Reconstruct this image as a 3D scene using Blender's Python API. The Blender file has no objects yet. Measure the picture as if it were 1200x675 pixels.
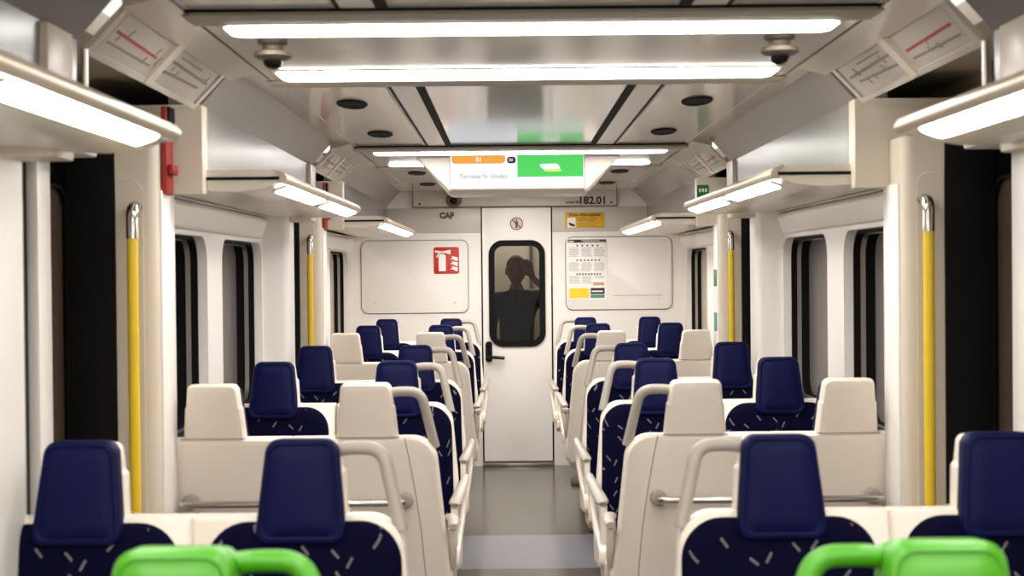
import bpy, bmesh, math, random
from mathutils import Vector, Matrix
random.seed(7)
sc = bpy.context.scene
COL = sc.collection
PI = math.pi

# ------------------------------------------------------------------ materials
def lin(c):
    return tuple(((v/255)/12.92 if v/255 <= .04045 else ((v/255+.055)/1.055)**2.4) for v in c)

def mat(name, rgb, rough=.5, metal=0, noise=.04, nscale=6, emit=None, estr=0, coat=0, bump=0, spec=.5):
    m = bpy.data.materials.new(name); m.use_nodes = True
    nt = m.node_tree; N = nt.nodes; L = nt.links
    b = N['Principled BSDF']
    c = lin(rgb)
    b.inputs['Roughness'].default_value = rough
    b.inputs['Metallic'].default_value = metal
    b.inputs['Specular IOR Level'].default_value = spec
    if coat:
        b.inputs['Coat Weight'].default_value = coat
        b.inputs['Coat Roughness'].default_value = .06
    tc = N.new('ShaderNodeTexCoord')
    nz = N.new('ShaderNodeTexNoise'); nz.inputs['Scale'].default_value = nscale
    nz.inputs['Detail'].default_value = 3
    L.new(tc.outputs['Object'], nz.inputs['Vector'])
    mx = N.new('ShaderNodeMix'); mx.data_type = 'RGBA'
    mx.inputs[6].default_value = (*[v*(1-noise) for v in c], 1)
    mx.inputs[7].default_value = (*[min(1, v*(1+noise)) for v in c], 1)
    L.new(nz.outputs['Fac'], mx.inputs[0])
    L.new(mx.outputs[2], b.inputs['Base Color'])
    if bump:
        n2 = N.new('ShaderNodeTexNoise'); n2.inputs['Scale'].default_value = 220
        L.new(tc.outputs['Object'], n2.inputs['Vector'])
        bp = N.new('ShaderNodeBump'); bp.inputs['Strength'].default_value = bump
        bp.inputs['Distance'].default_value = .002
        L.new(n2.outputs['Fac'], bp.inputs['Height']); L.new(bp.outputs['Normal'], b.inputs['Normal'])
    if emit:
        b.inputs['Emission Color'].default_value = (*lin(emit), 1)
        b.inputs['Emission Strength'].default_value = estr
    return m

M = {}
M['wall'] = mat('white_wall_laminate', (237, 232, 226), .32, noise=.02)
M['wall2'] = mat('upper_wall_laminate', (196, 188, 181), .35, noise=.02)
M['jamb'] = mat('cream_jamb_laminate', (216, 204, 186), .35, noise=.03)
M['ceil'] = mat('glossy_ceiling_panel', (206, 200, 194), .13, noise=.02, nscale=2, spec=.7)
M['ceil_strip'] = mat('white_ceiling_strip', (232, 228, 222), .25, noise=.02)
M['vest'] = mat('door_zone_ceiling_panel', (200, 192, 182), .15, noise=.02, nscale=2, spec=.7)
M['trimgrey'] = mat('grey_trim_metal', (176, 166, 152), .55, noise=.05)
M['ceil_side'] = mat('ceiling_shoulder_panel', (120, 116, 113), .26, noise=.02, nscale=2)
M['black'] = mat('black_rubber', (5, 5, 5), .7, noise=.15, spec=.2)
M['blackgloss'] = mat('black_gloss', (4, 4, 4), .2, noise=.1, spec=.3)
M['seam'] = mat('dark_seam', (92, 86, 80), .7)
M['glass'] = mat('dark_night_glass', (20, 16, 13), .04, noise=.2, nscale=2, spec=.6)
M['window_glass'] = mat('painted_reflection_glass', (122, 114, 112), .3, noise=.05, nscale=2)  # pale grey base stands in for the brightness reflected in the glass
M['door_glass'] = mat('brown_smoked_door_glass', (84, 70, 58), .25, noise=.1, nscale=2)
M['alu'] = mat('brushed_aluminium', (176, 172, 166), .3, .9, noise=.06, nscale=30)
M['shelf'] = mat('cream_light_shelf', (226, 216, 202), .3, noise=.03)
M['nose'] = mat('champagne_shelf_edge', (196, 182, 160), .3, .35, noise=.05)
M['yellow'] = mat('yellow_grab_pole', (232, 196, 44), .3, noise=.03)
M['steel'] = mat('polished_steel', (190, 184, 176), .18, 1, noise=.04)
M['shell'] = mat('cream_seat_shell', (231, 219, 205), .42, noise=.02)
M['grey'] = mat('warm_grey_handle', (166, 157, 146), .42, noise=.03)
M['navy'] = mat('navy_headrest_vinyl', (9, 12, 56), .55, noise=.08, nscale=14, bump=.15, spec=.1)
M['green'] = mat('bright_green_plastic', (66, 146, 10), .4, noise=.03)
M['pedestal'] = mat('taupe_seat_support', (96, 88, 78), .5, noise=.05)
M['red'] = mat('red_enamel', (196, 44, 36), .4, noise=.03)
M['strip_red'] = mat('dull_red_plate', (158, 38, 32), .5)
M['darkred'] = mat('dark_red_plastic', (150, 18, 22), .4)
M['white_print'] = mat('white_print', (244, 241, 236), .6)
M['grey_print'] = mat('grey_print', (176, 172, 168), .6)
M['dark_print'] = mat('dark_print', (40, 37, 36), .6)
M['yellow_print'] = mat('yellow_print', (222, 170, 20), .5)
M['yellow_sheet'] = mat('bright_yellow_print', (240, 208, 40), .5)
M['green_print'] = mat('green_print', (20, 120, 62), .5)
M['teal_print'] = mat('teal_print', (70, 140, 120), .5)
M['orange_print'] = mat('orange_print', (214, 150, 112), .5)
M['red_print'] = mat('red_line_print', (176, 60, 54), .5)
M['logo'] = mat('grey_emblem_paint', (84, 75, 63), .5)
M['cam'] = mat('shaded_camera_housing', (92, 83, 68), .5)  # dark base: the shade the housing hangs in is put into its colour
M['diff'] = mat('lamp_diffuser', (255, 250, 242), .4, noise=0, emit=(255, 251, 246), estr=6)
M['diff_shelf'] = mat('shelf_lamp_diffuser', (255, 252, 246), .4, noise=0, emit=(255, 251, 246), estr=12)
M['display_white'] = mat('display_white', (60, 60, 62), .3, noise=0, emit=(240, 246, 252), estr=.34)
M['display_orange'] = mat('display_orange', (60, 40, 14), .3, noise=0, emit=(246, 168, 52), estr=.30)
M['display_green'] = mat('display_green', (20, 60, 26), .3, noise=0, emit=(70, 215, 90), estr=.30)
M['display_text'] = mat('display_pale_text', (50, 52, 52), .3, noise=0, emit=(190, 196, 196), estr=.12)
M['display_yellow'] = mat('display_yellow', (60, 60, 30), .3, noise=0, emit=(235, 245, 120), estr=.3)
M['housing'] = mat('display_housing', (236, 226, 216), .35, noise=.02)
M['backdrop'] = mat('gangway_panel', (196, 190, 172), .5, noise=.2, nscale=5)
M['skin'] = mat('skin', (150, 112, 92), .5)
M['hair'] = mat('dark_hair', (30, 24, 20), .6)
M['jacket'] = mat('dark_jacket_cloth', (14, 12, 12), .9, spec=.1, noise=.2, nscale=20)
M['shirt'] = mat('grey_shirt_cloth', (50, 47, 44), .8)
M['mapglass'] = mat('map_holder_plastic', (200, 190, 178), .2, noise=.03)
M['map_ink'] = mat('faded_map_ink', (138, 130, 122), .5)
M['map_paper'] = mat('map_paper', (190, 182, 172), .4)

def floor_mat():
    m = bpy.data.materials.new('train_floor_vinyl'); m.use_nodes = True
    nt = m.node_tree; N = nt.nodes; L = nt.links; b = N['Principled BSDF']
    tc = N.new('ShaderNodeTexCoord'); sp = N.new('ShaderNodeSeparateXYZ')
    L.new(tc.outputs['Object'], sp.inputs[0])
    def band(y0, y1):
        a = N.new('ShaderNodeMath'); a.operation = 'GREATER_THAN'; a.inputs[1].default_value = y0
        c = N.new('ShaderNodeMath'); c.operation = 'LESS_THAN'; c.inputs[1].default_value = y1
        L.new(sp.outputs['Y'], a.inputs[0]); L.new(sp.outputs['Y'], c.inputs[0])
        d = N.new('ShaderNodeMath'); d.operation = 'MULTIPLY'
        L.new(a.outputs[0], d.inputs[0]); L.new(c.outputs[0], d.inputs[1]); return d
    b1 = band(6.92, 7.80); b2 = band(3.2, 4.1)
    ad = N.new('ShaderNodeMath'); ad.operation = 'ADD'
    L.new(b1.outputs[0], ad.inputs[0]); L.new(b2.outputs[0], ad.inputs[1])
    nz = N.new('ShaderNodeTexNoise'); nz.inputs['Scale'].default_value = 60; nz.inputs['Detail'].default_value = 6
    L.new(tc.outputs['Object'], nz.inputs['Vector'])
    def two(c):
        x = N.new('ShaderNodeMix'); x.data_type = 'RGBA'
        c = lin(c)
        x.inputs[6].default_value = (*[v*.9 for v in c], 1); x.inputs[7].default_value = (*[v*1.1 for v in c], 1)
        L.new(nz.outputs['Fac'], x.inputs[0]); return x
    ga = two((84, 80, 73)); gb = two((126, 126, 136))
    mx = N.new('ShaderNodeMix'); mx.data_type = 'RGBA'
    L.new(ad.outputs[0], mx.inputs[0]); L.new(ga.outputs[2], mx.inputs[6]); L.new(gb.outputs[2], mx.inputs[7])
    L.new(mx.outputs[2], b.inputs['Base Color'])
    b.inputs['Roughness'].default_value = .19
    b.inputs['Specular IOR Level'].default_value = .6
    return m
M['floor'] = floor_mat()

def fabric_mat():
    """navy moquette strewn with short pale dashes at odd angles"""
    m = bpy.data.materials.new('navy_dash_moquette'); m.use_nodes = True
    nt = m.node_tree; N = nt.nodes; L = nt.links; b = N['Principled BSDF']
    tc = N.new('ShaderNodeTexCoord'); oi = N.new('ShaderNodeObjectInfo')
    sp = N.new('ShaderNodeSeparateXYZ'); L.new(tc.outputs['Object'], sp.inputs[0])
    def math_(op, a, bb=None):
        n = N.new('ShaderNodeMath'); n.operation = op
        for i, v in enumerate((a, bb)):
            if v is None: continue
            if isinstance(v, (int, float)): n.inputs[i].default_value = v
            else: L.new(v, n.inputs[i])
        return n.outputs[0]
    r10 = math_('MULTIPLY', oi.outputs['Random'], 40.0)
    # use x and (z - y): works on the upright back and on the flat cushion
    zz = math_('SUBTRACT', sp.outputs['Z'], math_('MULTIPLY', sp.outputs['Y'], .9))
    u = math_('ADD', math_('MULTIPLY', sp.outputs['X'], 19.0), r10)
    v = math_('MULTIPLY', zz, 19.0)
    cb = N.new('ShaderNodeCombineXYZ'); L.new(u, cb.inputs[0]); L.new(v, cb.inputs[1])
    vo = N.new('ShaderNodeTexVoronoi'); vo.voronoi_dimensions = '2D'
    vo.inputs['Scale'].default_value = 1.0; vo.inputs['Randomness'].default_value = .75
    L.new(cb.outputs[0], vo.inputs['Vector'])
    df = N.new('ShaderNodeVectorMath'); df.operation = 'SUBTRACT'
    L.new(cb.outputs[0], df.inputs[0]); L.new(vo.outputs['Position'], df.inputs[1])
    sc3 = N.new('ShaderNodeSeparateColor'); L.new(vo.outputs['Color'], sc3.inputs[0])
    sgn = math_('GREATER_THAN', sc3.outputs[0], .42)
    ang = math_('ADD', math_('MULTIPLY', sgn, 1.62), math_('MULTIPLY', sc3.outputs[1], .35))
    ang = math_('SUBTRACT', ang, 1.05)
    rt = N.new('ShaderNodeVectorRotate'); rt.rotation_type = 'Z_AXIS'
    L.new(df.outputs[0], rt.inputs['Vector']); L.new(ang, rt.inputs['Angle'])
    s2 = N.new('ShaderNodeSeparateXYZ'); L.new(rt.outputs[0], s2.inputs[0])
    a = math_('LESS_THAN', math_('ABSOLUTE', s2.outputs[0]), .19)
    c = math_('LESS_THAN', math_('ABSOLUTE', s2.outputs[1]), .046)
    k = math_('MULTIPLY', math_('MULTIPLY', a, c), math_('GREATER_THAN', sc3.outputs[2], .04))
    k = math_('MULTIPLY', k, .75)
    mx = N.new('ShaderNodeMix'); mx.data_type = 'RGBA'
    mx.inputs[6].default_value = (*lin((5, 5, 32)), 1); mx.inputs[7].default_value = (*lin((120, 116, 114)), 1)
    L.new(k, mx.inputs[0]); L.new(mx.outputs[2], b.inputs['Base Color'])
    b.inputs['Roughness'].default_value = .85
    b.inputs['Specular IOR Level'].default_value = .06
    return m
M['fabric'] = fabric_mat()

def pane_mat():
    m = bpy.data.materials.new('smoked_door_glass'); m.use_nodes = True
    nt = m.node_tree; N = nt.nodes; L = nt.links
    N.remove(N['Principled BSDF'])
    out = N['Material Output']
    t = N.new('ShaderNodeBsdfTransparent'); t.inputs[0].default_value = (.5, .48, .45, 1)
    g = N.new('ShaderNodeBsdfGlossy'); g.inputs['Roughness'].default_value = .03
    g.inputs[0].default_value = (.9, .9, .9, 1)
    lw = N.new('ShaderNodeLayerWeight'); lw.inputs[0].default_value = .2
    mx = N.new('ShaderNodeMixShader')
    mm = N.new('ShaderNodeMath'); mm.operation = 'MULTIPLY_ADD'; mm.inputs[1].default_value = .5; mm.inputs[2].default_value = .012
    L.new(lw.outputs['Fresnel'], mm.inputs[0]); L.new(mm.outputs[0], mx.inputs[0])
    L.new(t.outputs[0], mx.inputs[1]); L.new(g.outputs[0], mx.inputs[2]); L.new(mx.outputs[0], out.inputs[0])
    return m
M['pane'] = pane_mat()

# ------------------------------------------------------------------ mesh helpers
def rpoly(pts, rad, seg=6):
    """polygon (list of 2D points) with rounded corners; rad: number or list"""
    n = len(pts); out = []
    if isinstance(rad, (int, float)): rad = [rad]*n
    for i in range(n):
        p0 = Vector(pts[i-1]); p = Vector(pts[i]); p1 = Vector(pts[(i+1) % n]); r = rad[i]
        if r <= 1e-6: out.append(p.copy()); continue
        a = (p0-p).normalized(); b = (p1-p).normalized()
        ang = a.angle(b); d = min(r/math.tan(ang/2), (p0-p).length*.49, (p1-p).length*.49)
        rr = d*math.tan(ang/2)
        c = p + (a+b).normalized()*(rr/math.sin(ang/2))
        s = p+a*d-c; e = p+b*d-c
        a0 = math.atan2(s.y, s.x); a1 = math.atan2(e.y, e.x)
        da = (a1-a0+PI) % (2*PI)-PI
        for k in range(seg+1):
            t = a0+da*k/seg
            out.append(c+Vector((math.cos(t), math.sin(t)))*rr)
    return out

def rrect(x0, x1, y0, y1, r, seg=6):
    return rpoly([(x0, y0), (x1, y0), (x1, y1), (x0, y1)], r, seg)

def inset(pts, d):
    """shrink a convex outline by d on every side (scaled about its middle, so corners never cross)"""
    x0 = min(p.x for p in pts); x1 = max(p.x for p in pts); y0 = min(p.y for p in pts); y1 = max(p.y for p in pts)
    cx, cy = (x0+x1)/2, (y0+y1)/2
    kx = max(.02, 1-2*d/max(1e-6, x1-x0)); ky = max(.02, 1-2*d/max(1e-6, y1-y0))
    return [Vector((cx+(p.x-cx)*kx, cy+(p.y-cy)*ky)) for p in pts]

class MB:
    def __init__(s): s.bm = bmesh.new()
    def box(s, x0, x1, y0, y1, z0, z1, bev=0, seg=2):
        t = bmesh.new()
        bmesh.ops.create_cube(t, size=1)
        for v in t.verts:
            v.co = Vector(((x0+x1)/2+v.co.x*abs(x1-x0), (y0+y1)/2+v.co.y*abs(y1-y0), (z0+z1)/2+v.co.z*abs(z1-z0)))
        if bev: bmesh.ops.bevel(t, geom=t.edges[:], offset=bev, segments=seg, affect='EDGES', profile=.5)
        s._merge(t); return s
    def _merge(s, t, mtx=None):
        if mtx is not None: t.transform(mtx)
        me = bpy.data.meshes.new('tmp'); t.to_mesh(me); t.free(); s.bm.from_mesh(me); bpy.data.meshes.remove(me)
    def slab(s, outline, prof, fn, cap0=True, cap1=True):
        """outline 2D loop; prof: list of (inset, w) from back to front; fn(u,v,w)->xyz"""
        rings = []
        for ins, w in prof:
            pp = inset(outline, ins) if abs(ins) > 1e-9 else outline
            rings.append([s.bm.verts.new(fn(p.x, p.y, w)) for p in pp])
        n = len(outline)
        for a, b in zip(rings, rings[1:]):
            for i in range(n):
                s.bm.faces.new((a[i-1], a[i], b[i], b[i-1]))
        if cap0: s.bm.faces.new(list(reversed(rings[0])))
        if cap1: s.bm.faces.new(rings[-1])
        return s
    def plate(s, outer, holes, w0, w1, fn):
        """flat plate with holes, from depth w0 to w1"""
        t = bmesh.new(); edges = []
        for loop in [outer]+holes:
            vs = [t.verts.new((p[0], p[1], 0)) for p in loop]
            for i in range(len(vs)): edges.append(t.edges.new((vs[i-1], vs[i])))
        r = bmesh.ops.triangle_fill(t, use_beauty=True, use_dissolve=False, edges=edges)
        faces = t.faces[:]
        r = bmesh.ops.extrude_face_region(t, geom=faces)
        for g in r['geom']:
            if isinstance(g, bmesh.types.BMVert): g.co.z = 1
        for v in t.verts: v.co = Vector(fn(v.co.x, v.co.y, w1 if v.co.z > .5 else w0))
        s._merge(t); return s
    def tube(s, path, r, seg=12, flat=1.0, up=Vector((0, 1, 0)), cap=True):
        """tube along path; r number or list; flat squashes along 'up'"""
        P = [Vector(p) for p in path]; n = len(P); rings = []
        if isinstance(r, (int, float)): r = [r]*n
        for i, p in enumerate(P):
            d = (P[min(i+1, n-1)]-P[max(i-1, 0)]).normalized()
            u = up-d*up.dot(d)
            if u.length < 1e-4: u = Vector((1, 0, 0))-d*d.x
            u.normalize(); v = d.cross(u)
            rings.append([s.bm.verts.new(p+(u*math.cos(2*PI*k/seg)*flat+v*math.sin(2*PI*k/seg))*r[i]) for k in range(seg)])
        for a, b in zip(rings, rings[1:]):
            for k in range(seg): s.bm.faces.new((a[k-1], a[k], b[k], b[k-1]))
        if cap: s.bm.faces.new(list(reversed(rings[0]))); s.bm.faces.new(rings[-1])
        return s
    def ball(s, c, rx, ry, rz, u=16, v=10, rot=None):
        t = bmesh.new(); bmesh.ops.create_uvsphere(t, u_segments=u, v_segments=v, radius=1)
        mt = Matrix.Translation(c) @ (rot if rot else Matrix()) @ Matrix.Diagonal((rx, ry, rz, 1))
        s._merge(t, mt); return s
    def prism(s, prof, y0, y1):
        """XZ profile extruded along Y"""
        return s.slab([Vector(p) for p in prof], [(0, y0), (0, y1)], lambda u, v, w: (u, w, v))
    def build(s, name, m, parent=None, smooth=True, ang=38):
        bm = s.bm
        bmesh.ops.recalc_face_normals(bm, faces=bm.faces[:])
        me = bpy.data.meshes.new(name); bm.to_mesh(me); bm.free()
        me.materials.append(m)
        if smooth:
            for p in me.polygons: p.use_smooth = True
            try: me.set_sharp_from_angle(angle=math.radians(ang))
            except Exception: pass
        o = bpy.data.objects.new(name, me); COL.objects.link(o)
        if parent: o.parent = parent
        return o

def bez(pts, n=8, r=.03):
    """polyline with rounded corners in 3D"""
    P = [Vector(p) for p in pts]; out = [P[0]]
    for i in range(1, len(P)-1):
        a = (P[i-1]-P[i]); b = (P[i+1]-P[i]); d = min(r, a.length*.49, b.length*.49)
        s_ = P[i]+a.normalized()*d; e = P[i]+b.normalized()*d
        for k in range(n+1):
            t = k/n; out.append(s_*(1-t)**2+P[i]*2*t*(1-t)+e*t*t)
    out.append(P[-1]); return out

def text_mesh(body, size, fn, depth=.0015, align='CENTER', bold=0):
    """text as mesh; fn(u,v,w) places it"""
    cu = bpy.data.curves.new('txt', 'FONT'); cu.body = body; cu.size = size
    cu.align_x = align; cu.align_y = 'CENTER'; cu.extrude = depth; cu.offset = bold; cu.resolution_u = 3
    o = bpy.data.objects.new('txt', cu); COL.objects.link(o)
    dg = bpy.context.evaluated_depsgraph_get()
    me = bpy.data.meshes.new_from_object(o.evaluated_get(dg))
    bpy.data.objects.remove(o); bpy.data.curves.remove(cu)
    mb = MB(); mb.bm.from_mesh(me); bpy.data.meshes.remove(me)
    for v in mb.bm.verts: v.co = Vector(fn(v.co.x, v.co.y, v.co.z))
    return mb

def tag(o, label=None, cat=None, group=None, kind=None):
    if label: o['label'] = label
    if cat: o['category'] = cat
    if group: o['group'] = group
    if kind: o['kind'] = kind
    return o
def empty(name, loc=(0, 0, 0), label=None, cat=None, group=None):
    o = bpy.data.objects.new(name, None); o.empty_display_size = .1; COL.objects.link(o); o.location = loc
    return tag(o, label, cat, group)
def struct(mb, name, m, smooth=True):
    return tag(mb.build(name, m, None, smooth), kind='structure')
SIDE = {-1: 'left', 1: 'right'}
XZ = lambda y: (lambda u, v, w: (u, y-w, v))      # a thing on a wall facing -Y: w comes out toward the viewer

# ------------------------------------------------------------------ the setting
YN, YE = -3.2, 10.6           # near end and end wall
ZC = 2.05                     # ceiling
struct(MB().box(-1.4, 1.4, YN, YE+.2, -.06, 0), 'floor', M['floor'], False)

ntrim = [0]
def trim(mb, m, smooth=True):
    ntrim[0] += 1
    return struct(mb, 'trim_%d' % ntrim[0], m, smooth)

# ceiling: flat field, sloped shoulders and upright sides in the seating zones
cl = MB()
cl.box(-.9, .9, YN, YE, ZC, ZC+.05)
for s in (-1, 1):
    for (y0, y1) in ((YN, 3.0), (4.2, 6.55), (7.7, YE)):
        cs_ = MB()
        cs_.prism([(s*.86, ZC), (s*.885, 2.035), (s*.965, 1.945), (s*.97, 1.76), (s*1.06, 1.76), (s*1.06, ZC+.05), (s*.86, ZC+.05)], y0, y1)
        trim(cs_, M['ceil_side'])
struct(cl, 'ceiling', M['ceil'])
# outer hull that closes the car above and beside the doors
for s in (-1, 1):
    trim(MB().box(s*1.345, s*1.40, YN, YE+.2, 0, ZC+.05), M['jamb'], False)
    trim(MB().box(s*1.06, s*1.345, YN, YE, ZC-.02, ZC+.05), M['jamb'], False)

# ceiling panel of each door zone, a hair lower, with dark seams
for (y0, y1) in ((3.24, 4.50), (6.76, 8.08)):
    b = MB().box(-.79, .79, y0, y1, ZC-.008, ZC+.001)
    for s in (-1, 1):
        b.prism([(s*.79, ZC-.008), (s*.88, ZC-.03), (s*.88, ZC), (s*.79, ZC)], y0-.20, y1-.30)
    trim(b, M['vest'], False)
    trim(MB().box(-.86, .86, y0-.012, y0, ZC-.006, ZC+.002), M['black'], False)
    trim(MB().box(-.80, .80, y0, y0+.13, ZC-.014, ZC-.008, .003), M['trimgrey'])
    trim(MB().box(-.80, .80, y1-.13, y1, ZC-.014, ZC-.008, .003), M['trimgrey'])
    for s in (-1, 1):
        trim(MB().box(s*.783, s*.79, y0, y1, ZC-.0095, ZC-.004), M['seam'], False)
# long grooves and white strips of the seating-zone ceilings
for (y0, y1) in ((YN, 3.22), (4.505, 6.74), (8.09, 10.3)):
    for s in (-1, 1):
        trim(MB().box(s*.328, s*.356, y0, y1, ZC-.004, ZC+.001), M['black'], False)
        trim(MB().box(s*.436, s*.446, y0, y1, ZC-.003, ZC+.001), M['black'], False)
        trim(MB().box(s*.356, s*.436, y0, y1, ZC-.002, ZC+.001), M['ceil_strip'], False)
        trim(MB().box(s*.452, s*.456, y0, y1, ZC-.002, ZC+.001), M['alu'], False)
        trim(MB().box(s*.78, s*.783, y0, y1, ZC-.002, ZC+.001), M['ceil_strip'], False)

nwin = [0]; ndoor = [0]
def window(s, x, y0, y1, z0, z1):
    """deep black frame with an aluminium profile, glass at its back, grey from a painted reflection"""
    nwin[0] += 1
    fn = lambda u, v, w: (s*(x+w), u, v)
    fr = MB().plate(rrect(y0-.012, y1+.012, z0-.012, z1+.012, .095), [rrect(y0+.012, y1-.012, z0+.012, z1-.012, .08)], 0, .088, fn)
    f = struct(fr, 'window_%d' % nwin[0], M['black'])
    MB().plate(rrect(y0+.009, y1-.009, z0+.009, z1-.009, .082), [rrect(y0+.015, y1-.015, z0+.015, z1-.015, .078)], .024, .042, fn).build('window_profile', M['alu'], f)
    MB().slab(rrect(y0-.01, y1+.01, z0-.01, z1+.01, .09), [(0, .078), (0, .084)], fn).build('window_glass', M['window_glass'], f)
    return f

def side_wall(s):
    mb = MB()
    def part(x, y0, y1, wins, z1=1.72):
        fn = lambda u, v, w: (s*(x+w), u, v)
        holes = [rrect(a, b, c, d, .09) for (a, b, c, d) in wins]
        mb.plate([(y0, 0), (y1, 0), (y1, z1), (y0, z1)], holes, 0, .05, fn)
    WA = [(-2.6, -1.5, .88, 1.587), (-1.2, -.1, .88, 1.587), (.2, 1.2, .88, 1.587), (1.45, 2.4, .88, 1.587)]
    WB = [(4.38, 5.23, .88, 1.587), (5.5, 6.38, .88, 1.587)]
    WC = [(8.0, 9.0, .88, 1.6), (9.35, 10.42, .88, 1.6)]
    part(1.17, YN, 2.8, WA); part(1.17, 4.2, 6.45, WB); part(1.24, 7.7, YE, WC)
    struct(mb, 'wall_%s' % SIDE[s], M['wall'])
    for w in WB: window(s, 1.205, *w)
    for w in WC: window(s, 1.275, *w)
    window(s, 1.205, *WA[3])
    # rounded valance above the windows
    for (x, y0, y1) in ((1.17, .2, 2.7), (1.17, 4.2, 6.28), (1.24, 7.7, 10.45)):
        pr = rpoly([(s*(x+.02), 1.60), (s*(x-.022), 1.607), (s*(x-.05), 1.695), (s*(x+.02), 1.70)], [0, .018, .02, 0], 5)
        trim(MB().prism(pr, y0, y1), M['wall'])
        trim(MB().box(s*(x-.047), s*(x-.006), y0, y1-.01, 1.698, 1.706, .002), M['ceil_strip'])
    # dark air slots between valance and light shelf
    for (y0, y1) in ((4.32, 4.56), (5.15, 5.95)):
        trim(MB().box(s*1.115, s*1.165, y0, y1, 1.706, 1.738), M['trimgrey'], False)
    # soffit that closes the gap between shelf and wall
    for (x, y0, y1) in ((1.2, YN, 2.85), (1.2, 4.2, 6.45), (1.27, 7.7, YE)):
        trim(MB().box(s*1.05, s*x, y0, y1, 1.735, 1.76), M['shelf'], False)
for s in (-1, 1): side_wall(s)

# pillars beside the doors
def pillar(s, y0, y1, front):
    """front=True: its face toward the doorway is beige, shade put into the colour"""
    mb = MB()
    pr = [(s*1.05, y0), (s*1.345, y0), (s*1.345, y1), (s*1.05, y1)]
    mb.slab(rpoly(pr, [.03, 0, 0, .03], 5), [(0, 0), (0, 1.82)], lambda u, v, w: (u, v, w))
    trim(mb, M['wall'] if not front else M['jamb'])
    trim(MB().box(s*.95, s*1.345, y1-.16 if not front else y1-.05, y1 if not front else y1+.02, 1.684, 1.945, .006), M['jamb'])
    if front:
        # beige pole niche: a thin raised panel with a rounded top
        fn = lambda u, v, w: (u, y0-w, v)
        trim(MB().slab(rpoly([(s*1.085, .02), (s*1.165, .02), (s*1.165, 1.72), (s*1.085, 1.72)], [0, 0, .0, .05]), [(0, -.004), (.002, .004)], fn), M['jamb'])
        trim(MB().box(s*1.165, s*1.318, y0-.012, y0, 0, 1.80, .003), M['black'])
        trim(MB().box(s*1.043, s*1.052, y0+.035, y1-.01, 0, 1.69, .003), M['wall'])  # whiter side face: the stronger light on it is put into the colour
for s in (-1, 1):
    pillar(s, 2.6, 2.925, False); pillar(s, 4.0, 4.2, True)
    pillar(s, 6.4, 6.58, False); pillar(s, 7.5, 7.7, True)

def sliding_door(s, y0, y1):
    """dark glazed sliding doors with a cream stile and a header above"""
    ndoor[0] += 1
    d = MB()
    fn = lambda u, v, w: (s*(1.30+w), u, v)
    a, b = y0+.0, y1
    m1 = a+(b-a)*.62
    d.plate([(a, 0), (b, 0), (b, 1.80), (a, 1.80)], [rrect(a+.08, m1-.05, .75, 1.68, .08), rrect(m1+.15, b-.004, .75, 1.70, .09)], 0, .03, fn)
    dd = struct(d, 'door_%d' % ndoor[0], M['blackgloss'])
    MB().slab(rrect(a+.05, m1-.03, .72, 1.70, .08), [(0, .012), (0, .02)], fn).build('door_glass', M['door_glass'], dd)
    MB().slab(rrect(m1+.12, b-.005, .72, 1.72, .09), [(0, .012), (0, .02)], fn).build('door_glass', M['door_glass'], dd)
    MB().box(s*1.27, s*1.302, m1+.04, m1+.145, .0, 1.78, .006).build('door_stile', M['wall'], dd)
    MB().plate(rrect(m1+.17, b-.012, .77, 1.70, .08), [rrect(m1+.178, b-.02, .778, 1.692, .074)], -.006, .0, fn).build('door_seal', M['black'], dd)
    trim(MB().box(s*1.16, s*1.30, a, m1+.20, 1.765, 1.80, .008), M['wall'])
    trim(MB().box(s*1.30, s*1.344, a, b, 1.80, 2.03), M['seam'], False)
for s in (-1, 1):
    sliding_door(s, 3.0, 4.0); sliding_door(s, 6.58, 7.5)

# end wall with its door
wb = MB()
DX0, DX1, DZ = -.257, .251, 1.925
fnE = lambda u, v, w: (u, YE+w, v)
wb.plate([(-1.40, 0), (DX0-.006, 0), (DX0-.006, DZ+.006), (DX1+.006, DZ+.006), (DX1+.006, 0), (1.40, 0), (1.40, ZC+.05), (-1.40, ZC+.05)], [], 0, .1, fnE)
struct(wb, 'wall_end', M['wall'], False)
for (a, b) in ((-1.24, DX0-.012), (DX1+.012, 1.24)):
    trim(MB().box(a, b, YE-.012, YE+.002, 1.742, 1.925, .003), M['wall2'])
# bulkhead hatch above the door
hb = MB().slab(rrect(-.772, .745, 1.928, ZC+.02, .012), [(0, 0), (0, .03), (.004, .034)], XZ(YE-.02))
hatch = trim(hb, M['wall2'])
MB().plate(rrect(-.772, .745, 1.928, ZC+.02, .012), [rrect(-.766, .739, 1.934, ZC+.014, .010)], .033, .036, XZ(YE-.02)).build('hatch_seam', M['seam'], hatch)
for x in (-.72, .70): MB().slab(rrect(x-.009, x+.009, 1.946, 1.964, .008), [(0, .034), (.002, .037)], XZ(YE-.02)).build('hatch_screw', M['seam'], hatch)
text_mesh('182.01', .076, lambda u, v, w: (.562+u*1.03, YE-.0555-w, 1.968+v), .001, bold=.0028).build('unit_number', M['dark_print'], hatch)
text_mesh('unitat 00', .028, lambda u, v, w: (.413+u, YE-.0555-w, 1.958+v), .001, bold=.0008).build('unit_caption', M['dark_print'], hatch)

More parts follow.
